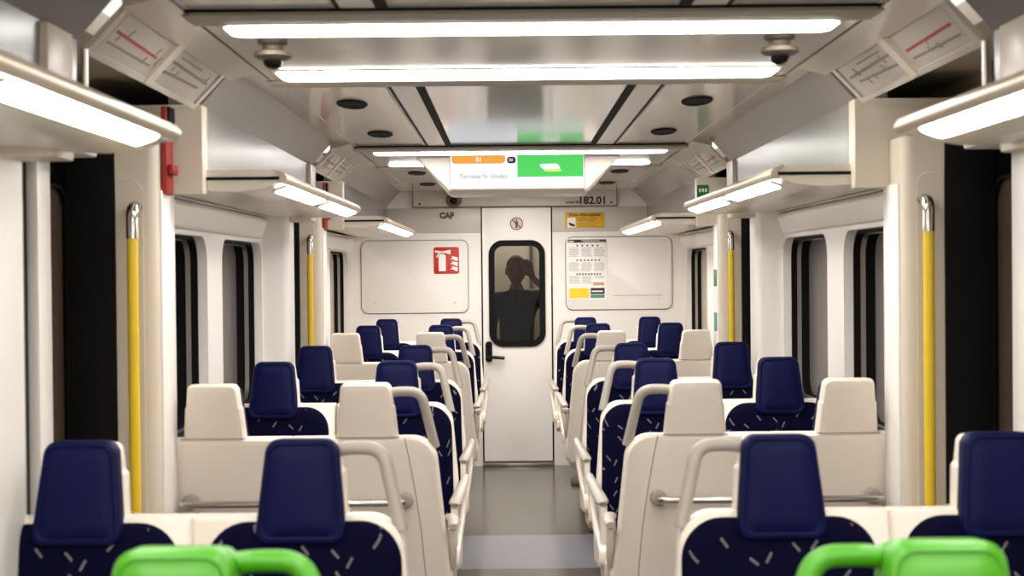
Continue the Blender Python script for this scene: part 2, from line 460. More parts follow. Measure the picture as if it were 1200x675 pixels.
# flush panels on the end wall
for k, (a, b, c, d) in enumerate(((-1.160, -.368, 1.147, 1.685), (.363, 1.150, 1.160, 1.698))):
    p = trim(MB().slab(rrect(a, b, c, d, .05), [(0, 0), (0, .012), (.003, .015)], XZ(YE)), M['wall'])
    MB().plate(rrect(a-.005, b+.005, c-.005, d+.005, .055), [rrect(a, b, c, d, .05)], .0, .006, XZ(YE)).build('panel_seam', M['seam'], p)
    for x in (a+.10, b-.10):
        MB().slab(rrect(x-.006, x+.006, c+.07, c+.082, .005), [(0, .015), (.001, .017)], XZ(YE)).build('panel_screw', M['wall2'], p)
    if k == 1: MB().box(a+.35, b-.07, YE-.018, YE-.014, c+.1, c+.106).build('panel_ledge', M['wall2'], p)

# end door
ndoor[0] += 1
dl = MB()
gx0, gx1, gz0, gz1 = -.213, .207, .888, 1.682
dl.plate([(DX0, .035), (DX1, .035), (DX1, DZ), (DX0, DZ)], [rrect(gx0+.02, gx1-.02, gz0+.02, gz1-.02, .09)], .0, .05, fnE)
edoor = struct(dl, 'door_%d' % ndoor[0], M['wall'], False)
MB().plate(rrect(gx0, gx1, gz0, gz1, .105, 8), [rrect(gx0+.044, gx1-.044, gz0+.044, gz1-.044, .062, 8)], -.016, .012, fnE).build('door_window_seal', M['black'], edoor)
MB().slab(rrect(gx0+.03, gx1-.03, gz0+.03, gz1-.03, .07), [(0, .014), (0, .022)], fnE).build('door_window_glass', M['pane'], edoor)
hp = MB().slab(rrect(-.242, -.192, .775, .93, .024), [(0, 0), (0, .014), (.006, .02)], XZ(YE)).build('door_handle', M['black'], edoor)
MB().tube(bez([(-.217, YE-.015, .815), (-.217, YE-.06, .815), (-.10, YE-.062, .808)], 6, .03), [.014]*8+[.013, .012], 10).build('handle_lever', M['blackgloss'], hp)
trim(MB().box(DX0-.012, DX0-.002, YE-.004, YE+.02, 0, DZ+.008), M['black'], False)
trim(MB().box(DX1+.002, DX1+.012, YE-.004, YE+.02, 0, DZ+.008), M['black'], False)
trim(MB().box(DX0-.012, DX1+.012, YE-.004, YE+.02, DZ+.001, DZ+.010), M['black'], False)
trim(MB().box(DX0-.01, DX1+.01, YE-.05, YE+.05, 0, .022, .004), M['alu'])
trim(MB().box(DX0-.01, DX1+.01, YE-.01, YE+.05, .022, .036), M['seam'], False)

# gangway beyond the door
g = MB()
g.box(-.75, .75, 12.6, 12.65, 0, 2.1); g.box(-.75, -.7, 10.72, 12.6, 0, 2.1); g.box(.7, .75, 10.72, 12.6, 0, 2.1)
g.box(-.75, .75, 10.72, 12.65, 2.1, 2.15)
trim(g, M['backdrop'], False)
trim(MB().box(-.75, .75, 10.72, 12.65, -.05, 0), M['pedestal'], False)
trim(MB().box(.12, .15, 12.57, 12.6, 0, 2.1), M['seam'], False)

# ------------------------------------------------------------------ lights
def ceiling_light(y, y0, y1, x, label):
    t = empty('ceiling_light', (0, y, ZC), label, 'ceiling light', 'slim lamp bars across the ceiling')
    MB().slab(rrect(-x-.012, x+.012, y0-.012-y, y1+.012-y, .03), [(0, -.005), (0, .008), (.004, .011)], lambda u, v, w: (u, v, -w)).build('housing', M['ceil_strip'], t)
    MB().slab(rrect(-x, x, y0-y, y1-y, .03), [(0, .008), (0, .013), (.008, .016)], lambda u, v, w: (u, v, -w)).build('diffuser', M['diff'], t)
ceiling_light(3.45, 3.385, 3.53, .737, 'lit lamp bar across the ceiling, nearest of the bars above the aisle')
ceiling_light(4.25, 4.16, 4.35, .740, 'lit lamp bar across the ceiling, second from the viewer, below the dome cameras')
ceiling_light(7.06, 6.99, 7.13, .725, 'thin lit lamp bar just in front of the information display')
ceiling_light(7.82, 7.76, 7.88, .715, 'lit lamp bar behind the information display with only its ends showing')
for y in (-.15, .7): ceiling_light(y, y-.06, y+.06, .731, 'lit lamp bar on the ceiling above the viewer')

def light_shelf(s, y0, y1, lamps, label):
    t = empty('light_shelf', (s*.9, y0, 1.69), label, 'light shelf', 'light shelves above the windows')
    ox, oz = s*.9, 1.69
    def P(pts): return [(s*x-ox, z-oz) for x, z in pts]
    body = rpoly(P([(1.115, 1.757), (.768, 1.757), (.733, 1.744), (.733, 1.7205), (.781, 1.703), (.86, 1.693), (1.115, 1.705)]), [0, .01, .006, .006, .01, .05, 0], 4)
    MB().prism(body, 0, y1-y0).build('shelf', M['shelf'], t)
    nose = rpoly(P([(.765, 1.762), (.722, 1.748), (.712, 1.732), (.722, 1.716), (.740, 1.7165), (.738, 1.740)]), [.006, .012, .012, .006, 0, 0], 4)
    MB().prism(nose, -.004, y1-y0+.004).build('shelf_edge', M['nose'], t)
    MB().box(s*1.10-ox, s*.735-ox, -.006, .004, 1.727-oz, 1.736-oz).build('end_slot', M['black'], t)
    for (a, b) in lamps:
        # lamp lens follows the tilted underside
        def fn(u, v, w):
            k = (u-.727)/(.776-.727)
            return (s*u-ox-s*w*.3, v-y0, 1.719-.0165*k-w-oz)
        fr = MB().slab(rrect(.724, .781, a-.012, b+.012, .016), [(0, -.004), (0, .002)], fn).build('lamp_frame', M['nose'], t)
        MB().slab(rrect(.727, .777, a, b, .014), [(0, .0), (0, .004), (.004, .007)], fn).build('lamp_lens', M['diff_shelf'], fr)
    return t
for s in (-1, 1):
    sd = SIDE[s]
    light_shelf(s, YN, 2.85, [(-2.9, -2.1), (-1.9, -1.1), (-.9, -.1), (.05, .8), (.98, 1.75), (1.94, 2.73)], 'large close light shelf running out of the top %s corner of the view' % sd)
    light_shelf(s, 4.2, 6.30, [(4.36, 5.17), (5.38, 6.24)], 'light shelf with two lit lamps above the %s middle windows' % sd)
    light_shelf(s, 7.7, 9.95, [(7.8, 8.72), (8.86, 9.85)], 'small far light shelf near the end wall, on the %s side' % sd)

# ------------------------------------------------------------------ ceiling fittings
for s in (-1, 1):
    for y, w in ((5.05, 'nearer, middle of the car'), (6.15, 'farther, middle of the car'), (8.6, 'nearer of the pair past the display'), (9.7, 'farther of the pair past the display')):
        x = s*.612
        o = MB().slab([Vector((x+.054*math.cos(2*PI*k/28), y+.125*math.sin(2*PI*k/28))) for k in range(28)],
                      [(0, -.002), (0, .004), (.006, .007), (.012, .005)], lambda u, v, w_: (u, v, ZC-w_)).build('ceiling_speaker', M['black'])
        tag(o, 'black oval speaker flush in the %s ceiling, %s' % (SIDE[s], w), 'speaker', 'black oval ceiling speakers')

def dome_camera(loc, sc_, label, rot=None):
    t = empty('dome_camera', loc, label, 'security camera', 'dome security cameras')
    prof = [(.052, 0), (.052, -.012), (.034, -.02), (.036, -.032), (.062, -.042), (.066, -.056), (.05, -.066), (.034, -.07)]
    def lathe(pr):
        mb = MB(); n = 24
        rings = [[mb.bm.verts.new((r*sc_*math.cos(2*PI*k/n), r*sc_*math.sin(2*PI*k/n), z*sc_)) for k in range(n)] for r, z in pr]
        for a, b in zip(rings, rings[1:]):
            for k in range(n): mb.bm.faces.new((a[k-1], a[k], b[k], b[k-1]))
        mb.bm.faces.new(rings[0]); mb.bm.faces.new(rings[-1]); return mb
    lathe(prof).build('camera_housing', M['cam'], t)
    lathe([(.034, -.066)]+[(.034*math.cos(a), -.07-.03*math.sin(a)) for a in [k*PI/12 for k in range(0, 6)]]).build('camera_dome', M['blackgloss'], t)
    if rot: t.rotation_euler = rot
dome_camera((-.655, 3.62, ZC-.008), .74, 'beige dome camera under the ceiling between the left ends of two lamp bars')
dome_camera((.632, 3.62, ZC-.008), .74, 'beige dome camera under the ceiling between the right ends of two lamp bars')
dome_camera((-.465, YE-.052, 2.0), .9, 'small dome camera on the bulkhead above the end door', (math.radians(-65), 0, 0))

# ------------------------------------------------------------------ route map panels above the doors
def map_panel(s, y0, y1, label, seed):
    rnd = random.Random(seed)
    t = empty('route_map_panel', (s*.965, (y0+y1)/2, 1.94), label, 'route map', 'route map panels above the doors')
    ox, oy, oz = s*.965, (y0+y1)/2, 1.94
    L_ = y1-y0
    # u along Y, v up the slope (0 bottom..1 top), w toward the aisle
    def fn(u, v, w):
        x = .968-.088*v-w*.72; z = 1.938+.092*v-w*.70
        return (s*x-ox, y0+u-oy, z-oz)
    holder = MB().plate([(0, -.06), (L_, -.06), (L_, 1.05), (0, 1.05)], [[(.03, .06), (L_-.03, .06), (L_-.03, .95), (.03, .95)]], -.004, .008, fn).build('map_holder', M['mapglass'], t)
    sheet = MB().slab([Vector(p) for p in ((.028, .05), (L_-.028, .05), (L_-.028, .96), (.028, .96))], [(0, -.003), (0, .001)], fn).build('map_sheet', M['map_paper'], t)
    for k, (u0, u1) in enumerate(((.06, L_*.44), (L_*.52, L_-.06))):
        MB().slab([Vector(p) for p in ((u0, .1), (u1, .1), (u1, .9), (u0, .9))], [(0, .001), (0, .002)], fn).build('map_print', M['map_paper'], sheet)
    ml = MB(); ml.slab([Vector(p) for p in ((.08, .52), (L_*.42, .47), (L_*.42, .53), (.08, .58))], [(0, .002), (0, .003)], fn)
    ml.build('map_red_line', M['red_print'], sheet)
    gl = MB()
    def strip(u0, v0, u1, v1, th):
        du = th*.09/1
        if abs(u1-u0) > .04: pts = ((u0, v0-th), (u1, v1-th), (u1, v1+th), (u0, v0+th))
        else: pts = ((u0-du, v0), (u0+du, v0), (u1+du, v1), (u1-du, v1))
        gl.slab([Vector(p) for p in pts], [(0, .002), (0, .0032)], fn)
    strip(.08, .3, L_*.42, .3, .025); strip(L_*.54, .62, L_-.07, .58, .035); strip(L_*.54, .35, L_-.12, .4, .03); strip(L_*.58, .78, L_*.8, .78, .02)
    for k in range(11):
        u = rnd.uniform(.09, L_-.1); v = rnd.uniform(.2, .6); strip(u, v, u+.01, v+rnd.uniform(.08, .25), .03)
    gl.build('map_lines', M['map_ink'], sheet)
    MB().slab([Vector(p) for p in ((L_*.455, -.02), (L_*.505, -.02), (L_*.505, 1.0), (L_*.455, 1.0))], [(0, .001), (0, .012)], fn).build('map_clip', M['jamb'], t)
    # upright frame posts at both ends
    for (u, nm) in ((-.012, 'near'),):
        MB().tube([fn(u+.006, 0, .004), (fn(u+.006, 0, .004)[0], fn(u+.006, 0, 0)[1], 1.80-oz)], .007, 8).build('frame_post', M['alu'], t)
for s in (-1, 1):
    map_panel(s, 3.06, 4.12, 'sloped clear route map panel in the top %s corner, over the near door' % SIDE[s], 3+s)
    map_panel(s, 6.64, 7.60, 'small far sloped route map panel over the %s far door' % SIDE[s], 13+s)

# ------------------------------------------------------------------ information display
t = empty('information_display', (-.01, 7.42, ZC), 'lit passenger information display in a white hull hanging from the ceiling', 'display')
hull = []
def hull_fn():
    mb = MB()
    # front outline (u,v), v below the ceiling
    fr = rpoly([(-.53, -.002), (-.36, -.198), (.36, -.198), (.53, -.002)], [.0, .05, .05, .0], 6)
    mb.slab(fr, [(.0, .25), (0, -.10), (.006, -.125), (.016, -.135)], lambda u, v, w: (u, w+(-v)*.15, v))
    return mb
hull_fn().build('housing', M['housing'], t)
sf = lambda u, v, w: (u, -.137+(-v)*.15-w, v)
scr = MB().slab(rrect(-.347, .337, -.172, .0, .004), [(0, 0), (0, .004)], sf).build('screen', M['display_white'], t)
MB().plate(rrect(-.352, .342, -.178, .0, .004), [rrect(-.347, .337, -.172, -.001, .002)], 0, .008, sf).build('screen_bezel', M['trimgrey'], t)
MB().slab(rrect(-.34, -.065, -.047, .0, .02), [(0, .004), (0, .0055)], sf).build('line_banner', M['display_orange'], scr)
text_mesh('S1', .032, lambda u, v, w: sf(-.2+u, -.028+v, .0058+w), .0005, bold=.001).build('line_number', M['display_white'], scr)
MB().slab(rrect(-.056, -.012, -.047, -.014, .014), [(0, .004), (0, .0055)], sf).build('time_badge', M['blackgloss'], scr)
text_mesh('00', .024, lambda u, v, w: sf(-.036+u, -.031+v, .0058+w), .0005).build('badge_digits', M['display_white'], scr)
text_mesh('Terrassa N. Unides', .031, lambda u, v, w: sf(-.178+u, -.112+v, .0045+w), .0005).build('destination_text', M['display_text'], scr)
MB().slab(rrect(-.003, .334, -.116, -.004, .002), [(0, .004), (0, .0055)], sf).build('advert_panel', M['display_green'], scr)
MB().slab(rpoly([(.10, -.052), (.20, -.050), (.225, -.078), (.13, -.080)], .012), [(0, .0056), (0, .0066)], sf).build('advert_picture', M['display_white'], scr)
MB().slab(rpoly([(.13, -.082), (.222, -.080), (.222, -.090), (.138, -.09)], .004), [(0, .0056), (0, .0066)], sf).build('advert_picture', M['display_yellow'], scr)

# ------------------------------------------------------------------ signs on the end wall
def plate_thing(name, x0, x1, z0, z1, r, m, label, cat, y=YE, th=.004):
    o = MB().slab(rrect(x0, x1, z0, z1, r), [(0, 0), (0, th), (.0006, th+.0006)], XZ(y)).build(name, m)
    return tag(o, label, cat)
sy = YE-.0156
o = plate_thing('fire_extinguisher_sign', -.622, -.433, 1.437, 1.635, .016, M['red'], 'red fire extinguisher sign with white pictogram on the left end-wall panel', 'sign', sy)
F = lambda u, v, w: (-.622+.189*u, sy-.0046-w, 1.437+.198*v)
pm = MB()
pm.slab(rpoly([(.20, .10), (.48, .10), (.48, .68), (.40, .76), (.28, .76), (.20, .68)], [.02, .02, .05, .05, .05, .05]), [(0, 0), (0, .001)], F)
for q in ([(.27, .74), (.41, .74), (.41, .80), (.27, .80)], [(.06, .80), (.40, .78), (.40, .84), (.06, .88)], [(.40, .79), (.66, .72), (.68, .90), (.40, .85)], [(.10, .62), (.145, .62), (.26, .78), (.20, .80)]):
    pm.slab([Vector(p) for p in q], [(0, 0), (0, .001)], F)
pm.build('extinguisher_symbol', M['white_print'], o)
fl = MB()
for k in range(3):
    v0 = .10+.19*k
    fl.slab([Vector((p[0], v0+p[1])) for p in ((.95, 0), (.95, .14), (.86, .15), (.70, .19), (.76, .12), (.64, .09), (.80, .045), (.86, 0))], [(0, 0), (0, .001)], F)
fl.build('flame_symbol', M['white_print'], o)

# round no-entry-for-passengers sticker
o = empty('prohibition_sticker', (-.003, YE, 1.805), 'round red prohibition sticker above the end door window', 'sign')
PF = lambda u, v, w: (u, -w, v)
circ = lambda r, n=28: [Vector((r*math.cos(2*PI*k/n), r*math.sin(2*PI*k/n))) for k in range(n)]
MB().slab(circ(.047), [(0, 0), (0, .0015)], PF).build('sticker_face', M['wall2'], o)
MB().plate(circ(.049), [circ(.041)], .0016, .0024, PF).build('red_ring', M['darkred'], o)
MB().slab([Vector(p) for p in ((-.033, .026), (-.026, .033), (.033, -.026), (.026, -.033))], [(0, .0026), (0, .0034)], PF).build('red_bar', M['darkred'], o)
fg = MB().slab(circ(.0075, 12), [(0, .0016), (0, .0025)], lambda u, v, w: (u, -w, v+.026))
fg.slab([Vector(p) for p in ((-.012, .016), (.012, .016), (.013, -.004), (.007, -.004), (.007, -.033), (-.007, -.033), (-.007, -.004), (-.013, -.004))], [(0, .0016), (0, .0025)], PF)
fg.build('figure_symbol', M['dark_print'], o)

# grey emblem lettering left of the door
o = text_mesh('CAF', .066, lambda u, v, w: (-.522+u*.86, YE-.0125-w, 1.868+v*.86), .001, bold=.005).build('emblem_lettering', M['logo'])
tag(o, 'small grey emblem lettering on the upper end wall left of the door', 'emblem')

# yellow surveillance sign
sy2 = YE-.0122
o = plate_thing('surveillance_sign', .357, .651, 1.768, 1.884, .004, M['yellow_print'], 'yellow video surveillance sign on the end wall right of the door', 'sign', sy2, .003)
text_mesh('Zona videovigilada', .0315, lambda u, v, w: (.504+u, sy2-.0037-w, 1.866+v), .0006, bold=.0008).build('sign_title', M['dark_print'], o)
b = MB()
for k in range(4): b.box(.452, .60-.02*(k % 2), sy2-.0044, sy2-.0034, 1.838-.017*k, 1.842-.017*k)
b.box(.455, .64, sy2-.0044, sy2-.0034, 1.775, 1.778)
b.build('sign_text', M['seam'], o)
ic = MB().slab(rrect(.374, .437, 1.772, 1.845, .003), [(0, .0036), (0, .0042)], XZ(sy2)).build('sign_icon', M['white_print'], o)
MB().slab(rpoly([(.378, 1.812), (.43, 1.795), (.432, 1.776), (.395, 1.786)], .004), [(0, .0043), (0, .005)], XZ(sy2)).build('camera_symbol', M['dark_print'], ic)

# notice poster on the right panel
px0, px1, pz0, pz1 = .372, .668, 1.235, 1.688
o = plate_thing('notice_poster', px0, px1, pz0, pz1, .003, M['white_print'], 'printed passenger notice with black header on the right end-wall panel', 'poster', sy, .002)
PY = lambda a, b, c, d, m, nm, th=.0034: MB().box(px0+a, px0+b, sy-th, sy-.0024, pz0+c, pz0+d).build(nm, m, o)
hd = PY(.006, .29, .423, .447, M['dark_print'], 'poster_header')
ht = MB(); ht.box(px0+.105, px0+.24, sy-.0042, sy-.0033, pz0+.4365, pz0+.440); ht.box(px0+.12, px0+.282, sy-.0042, sy-.0033, pz0+.4285, pz0+.431)
ht.box(px0+.012, px0+.05, sy-.0042, sy-.0033, pz0+.4285, pz0+.436); ht.build('header_text', M['white_print'], hd)
tx = MB()
for (z0, z1) in ((.325, .385), (.215, .275), (.125, .175)):
    for c in range(3):
        z = z1
        while z > z0:
            if not (c == 2 and z < .16): tx.box(px0+.012+.094*c, px0+.012+.094*c+random.uniform(.065, .085), sy-.0030, sy-.0024, pz0+z-.0042, pz0+z)
            z -= .0098
tx.build('printed_text', M['grey_print'], o)
icn = MB()
for (z, n) in ((.402, 5), (.292, 7), (.189, 9)):
    for k in range(n):
        x = px0+.075+k*(.19/n)
        icn.slab(rrect(x-.0065, x+.0065, pz0+z-.007, pz0+z+.007, .005), [(0, .0024), (0, .0034)], XZ(sy))
icn.build('printed_icons', M['seam'], o)
PY(.19, .272, .105, .128, M['orange_print'], 'orange_note')
PY(.014, .16, .012, .085, M['yellow_sheet'], 'yellow_box')
db = PY(.172, .276, .04, .086, M['dark_print'], 'dark_box')
MB().box(px0+.18, px0+.262, sy-.0042, sy-.0033, pz0+.056, pz0+.066).build('dark_box_text', M['white_print'], db)
PY(.172, .276, .012, .036, M['teal_print'], 'teal_box')

# green signs and red emergency strips on the pillars
o = empty('emergency_sign', (.985, 7.63, 1.83), 'green emergency sign high on the pillar over the right far light shelf', 'sign')
MB().slab(rrect(-.032, .032, -.075, .075, .008), [(0, 0), (0, .004)], lambda u, v, w: (u, .02-w, v)).build('sign_plate', M['green_print'], o)
sg = MB()
for k in range(3): sg.slab(rrect(-.021+.016*k, -.010+.016*k, .036, .056, .004), [(0, .0042), (0, .005)], lambda u, v, w: (u, .02-w, v))
sg.build('sign_marks', M['white_print'], o)
for (z0, z1, m, l) in ((1.36, 1.45, 'green_print', 'small green sticker on the right far door pillar, upper of two'), (1.12, 1.22, 'teal_print', 'small teal sticker on the right far door pillar, lower of two')):
    o = MB().box(1.0405, 1.0435, 7.56, 7.66, z0, z1, .001).build('pillar_sticker', M[m]); tag(o, l, 'sticker')
for (y, l) in ((4.04, 'red emergency strip with pull handle on the left near door pillar'), (7.54, 'small red emergency strip on the left far door pillar')):
    o = empty('emergency_alarm', (-1.043, y+.05, 1.68), l, 'emergency alarm')
    MB().box(-.004, .012, -.040, .040, 0, .25, .003).build('strip_plate', M['strip_red'], o)
    hk = MB().box(.012, .03, -.035, .03, .055, .085, .006).build('pull_handle', M['darkred'], o)
    MB().box(.012, .018, -.03, .04, .16, .25, .002).build('handle_recess', M['black'], o)

# yellow grab poles
for s in (-1, 1):
    for (y, w) in ((3.93, 'near'), (7.43, 'far')):
        t = empty('grab_pole', (s*1.10, y, .35), 'yellow vertical grab pole with steel ends on the %s %s door pillar' % (SIDE[s], w), 'grab pole', 'yellow grab poles')
        MB().tube([(0, 0, .07), (0, 0, 1.215)], .0155, 16).build('pole', M['yellow'], t)
        MB().tube(bez([(0, 0, 1.2), (0, 0, 1.29), (0, .075, 1.29)], 8, .05), .0165, 16).build('pole_end', M['steel'], t)
        MB().tube(bez([(0, .075, 0), (0, 0, 0), (0, 0, .085)], 8, .05), .0165, 16).build('pole_end', M['steel'], t)

# ------------------------------------------------------------------ seats
TILT = .19
def yb(z): return .19*(z-1.05)            # recline: the back leans away with height
def seat_meshes(sa, aisle, body, head, face):
    """sa: +1 when the aisle is on +x (seat facing -y, origin on the floor under the headrest front)"""
    root_parts = []
    ax = lambda x: x*sa                   # x measured toward the aisle
    wa = .205 if aisle else .2246          # half width on the aisle side
    wn = .2246                             # half width on the other side
    fb = lambda u, v, w: (u, yb(v)-w, v)
    # outer shell
    if aisle:
        pts = [(-wn, .40), (.232, .40), (.240, .52), (.200, .965), (-wn, .965)]; rad = [.02, .03, .2, .075, .004]
    else:
        pts = [(-.2246, .40), (.2246, .40), (.2246, .965), (-.2246, .965)]; rad = [.02, .02, .004, .004]
    ol = rpoly([(ax(x), z) for x, z in pts], rad, 8)
    sh = MB().slab(ol, [(.02, -.098), (.008, -.094), (0, -.082), (0, -.040), (.006, -.034)], fb)
    root_parts.append(('seat_shell', sh, M['shell'] if body == 'blue' else M['green'], None))
    if aisle:   # the long seam on the back of the shell
        sm = MB().tube([(ax(x), yb(z)+.0985, z) for x, z in ((.112, .962), (.124, .90), (.14, .8), (.155, .68), (.165, .55), (.17, .42))], .0016, 6)
        root_parts.append(('shell_seam', sm, M['grey'], 0))
    # shell behind the headrest, with the small notch in its sides
    if face:
        hs = rpoly([(-.0925, .93), (.0925, .93), (.0835, 1.05), (.0765, 1.058), (.0675, 1.114), (-.0675, 1.114), (-.0765, 1.058), (-.0835, 1.05)], [.01, .01, .004, .004, .02, .02, .004, .004], 5)
    else:
        hs = rpoly([(-.0945, .93), (.0945, .93), (.0840, 1.055), (.0805, 1.06), (.0735, 1.127), (-.0735, 1.127), (-.0805, 1.06), (-.0840, 1.055)], [.01, .01, .004, .004, .02, .02, .004, .004], 5)
    hsm = MB().slab(hs, [(.022, -.092), (.008, -.088), (0, -.076), (.001, -.050), (.004, -.044)], fb)
    root_parts.append(('headrest_shell', hsm, M['shell'] if body == 'blue' else M['green'], None))
    sj = MB().box(-.095, .095, yb(.965)+.090, yb(.965)+.0965, .9635, .9665)
    root_parts.append(('headrest_joint', sj, M['grey'], 0))
    # headrest pad with a piped rim
    ho = rpoly([(-.093, .915), (.093, .915), (.0720, 1.124 if face else 1.120), (-.0720, 1.124 if face else 1.120)], [.024, .024, .03, .03], 7)
    hp_ = MB().slab(ho, [(.006, -.052), (.003, -.046), (0, -.006), (.004, .002), (.010, .004), (.0125, .001), (.015, .0005), (.024, .006), (.04, .009)], fb)
    root_parts.append(('headrest', hp_, M['navy'] if head == 'navy' else M['green'], None))
    # back cushion
    ca, cn = .200, .200
    co = rpoly([(ax(-cn), .43), (ax(ca+.015), .43), (ax(ca), .955), (ax(-cn+.006), .955)], [.03, .03, .085, .085], 8)
    cm = MB().slab(co, [(0, -.042), (0, -.030), (.006, -.019), (.018, -.011), (.035, -.008)], fb)
    root_parts.append(('back_cushion', cm, M['fabric'], None))
    # seat pan, cushion
    y0, y1 = -.44, yb(.45)+.03
    pp = rpoly([(y0, .40), (y0+.03, .375), (y1-.10, .345), (y1+.06, .40), (y1+.06, .455), (y0, .445)], [.02, .02, .08, .03, .02, .012], 5)
    pa = MB().slab(pp, [(.01, -.222), (0, -.212), (0, .212), (.01, .222)], lambda u, v, w: (w, u, v))
    root_parts.append(('seat_pan', pa, M['shell'] if body == 'blue' else M['green'], None))
    cs = rrect(-.2, .2, y0+.004, y1-.02, .06, 6)
    cu = MB().slab(cs, [(0, .43), (0, .475), (.006, .490), (.02, .499), (.05, .502)], lambda u, v, w: (u, v, w))
    root_parts.append(('seat_cushion', cu, M['fabric'], None))
    # support under the pan
    pd = MB().box(-.06, .06, -.32, -.16, 0, .37, .01); pd.box(-.12, .12, -.36, -.12, 0, .025, .006)
    root_parts.append(('pedestal', pd, M['pedestal'], None))
    if aisle:
        hy = .056
        path = bez([(ax(.045), yb(1.09)+hy+.012, 1.088), (ax(.085), yb(1.10)+hy, 1.0985), (ax(.16), yb(1.10)+hy, 1.098), (ax(.199), yb(.93)+hy, .93)], 10, .045)
        hm = MB().tube(path, .0145, 14, 1.1)
        root_parts.append(('grab_handle', hm, M['grey'] if body == 'blue' else M['green'], None))
        # armrest: post, pad bowed outward, lower bracket
        ap = MB()
        pth = [(ax(.250), .03, .690), (ax(.249), -.06, .684), (ax(.243), -.16, .676), (ax(.234), -.26, .664), (ax(.226), -.345, .652), (ax(.225), -.365, .646)]
        ap.tube(pth, [.014, .018, .020, .022, .023, .014], 12, .62, Vector((0, 0, 1)))
        root_parts.append(('armrest', ap, M['grey'], None))
        ps = MB().tube(bez([(ax(.246), -.03, .675), (ax(.246), -.05, .60), (ax(.232), -.22, .49), (ax(.222), -.27, .43)], 6, .06), .013, 10, 1.6)
        ps.box(ax(.222)-.012, ax(.222)+.012, -.36, -.30, .43, .65, .006)
        root_parts.append(('armrest_support', ps, M['shell'], 'armrest'))
        br = MB().slab(rpoly([(-.40, .43), (-.10, .40), (-.06, .47), (-.12, .53), (-.39, .50)], .03), [(.006, .205), (0, .211), (0, .236), (.006, .242)], lambda u, v, w: (ax(w), u, v))
        root_parts.append(('side_bracket', br, M['shell'], None))
    return root_parts

def make_seat(name, sa, aisle, body, head, face):
    t = empty(name)
    made = {}
    for nm, mb, m, par in seat_meshes(sa, aisle, body, head, face):
        p = t if par is None else (made['armrest'] if par == 'armrest' else (made['seat_shell'] if nm == 'shell_seam' else made['headrest_shell']))
        made[nm] = mb.build(nm, m, p)
    return t
def copy_tree(o, parent=None):
    c = o.copy(); COL.objects.link(c)
    if parent: c.parent = parent
    for ch in list(o.children): copy_tree(ch, c)
    return c

ROWS = [  # headrest distance, facing the viewer?, lateral seats, colour, wording, height factor
    (1.76, True, (.485,), 'bright green', 'nearest row at the bottom', .984),
    (2.87, True, (.485, .935), 'navy', 'first blue row beyond the green seats', .991),
    (4.17, False, (.485, .935), 'cream', 'seen from behind, nearer cream row with grab rail', 1),
    (5.25, True, (.480, .935), 'navy', 'blue row just beyond the nearer cream row', 1),
    (6.37, True, (.485, .935), 'navy', 'second blue row beyond the nearer cream row', 1),
    (7.65, False, (.487, .945), 'cream', 'seen from behind, farther cream row', 1),
    (8.78, True, (.4865, .9365), 'navy', 'blue row just beyond the farther cream row', 1),
    (9.95, True, (.4715, .9212), 'navy', 'last blue row against the end wall', 1),
]
protos = {}
for (Y, face, lats, what, where, hz) in ROWS:
    for s in (-1, 1):
        for k, x in enumerate(lats):
            aisle = k == 0
            green = 'green' in what
            # aisle side in the seat's own frame
            sa = -s if face else s
            key = (sa, aisle, green, face)
            if key not in protos:
                o = protos[key] = make_seat('train_seat', sa, aisle, 'green' if green else 'blue', 'green' if green else 'navy', face)
            else:
                o = copy_tree(protos[key])
            o.location = (s*x, Y if face else Y+.095, 0); o.scale = (1, 1, hz)
            o.rotation_euler = (0, 0, 0 if face else PI)
            pos = 'aisle' if aisle else 'window'
            tag(o, '%s %s seat %s of the aisle, %s' % (what, pos, SIDE[s], where), 'train seat', 'passenger seats either side of the aisle')

# steel grab rails on the cream backs that face the door zone
for s in (-1, 1):
    t = empty('grab_rail', (s*.72, 4.165, .775), 'horizontal steel grab rail across the nearer cream seat backs on the %s' % SIDE[s], 'grab rail', 'steel grab rails on the seat backs')
    MB().tube(bez([(s*.31, -.01, 0), (-s*.33, -.01, 0), (-s*.345, .005, 0), (-s*.345, .04, 0)], 6, .03), .0105, 12).build('rail', M['steel'], t)
    for x in (-s*.345, s*.29):
        MB().slab(circ(.024, 20), [(0, 0), (0, .012), (.006, .018)], lambda u, v, w, x=x: (x+u, .044-w, v)).build('rail_mount', M['grey'], t)

# ------------------------------------------------------------------ person behind the end door
def skin_obj(name, verts, edges, radii, m, parent, sub=2, root=0):
    me = bpy.data.meshes.new(name); me.from_pydata(verts, edges, [])
    o = bpy.data.objects.new(name, me); COL.objects.link(o); o.parent = parent
    md = o.modifiers.new('Skin', 'SKIN'); md.use_smooth_shade = True
    sv = me.skin_vertices[0].data if me.skin_vertices else None
    if sv is None:
        bpy.context.view_layer.objects.active = o
        sv = me.skin_vertices[0].data
    for i, r in enumerate(radii):
        sv[i].radius = r if isinstance(r, tuple) else (r, r)
        sv[i].use_root = i == root
    ss = o.modifiers.new('Sub', 'SUBSURF'); ss.levels = sub; ss.render_levels = sub
    dg = bpy.context.evaluated_depsgraph_get(); dg.update()
    me2 = bpy.data.meshes.new_from_object(o.evaluated_get(dg))
    o.modifiers.clear(); o.data = me2; bpy.data.meshes.remove(me)
    for p in me2.polygons: p.use_smooth = True
    me2.materials.clear(); me2.materials.append(m)
    return o
PX, PY_ = -.005, 11.32
per = empty('person', (PX, PY_, 0), 'person in a dark jacket standing behind the end door window, one arm raised', 'person')
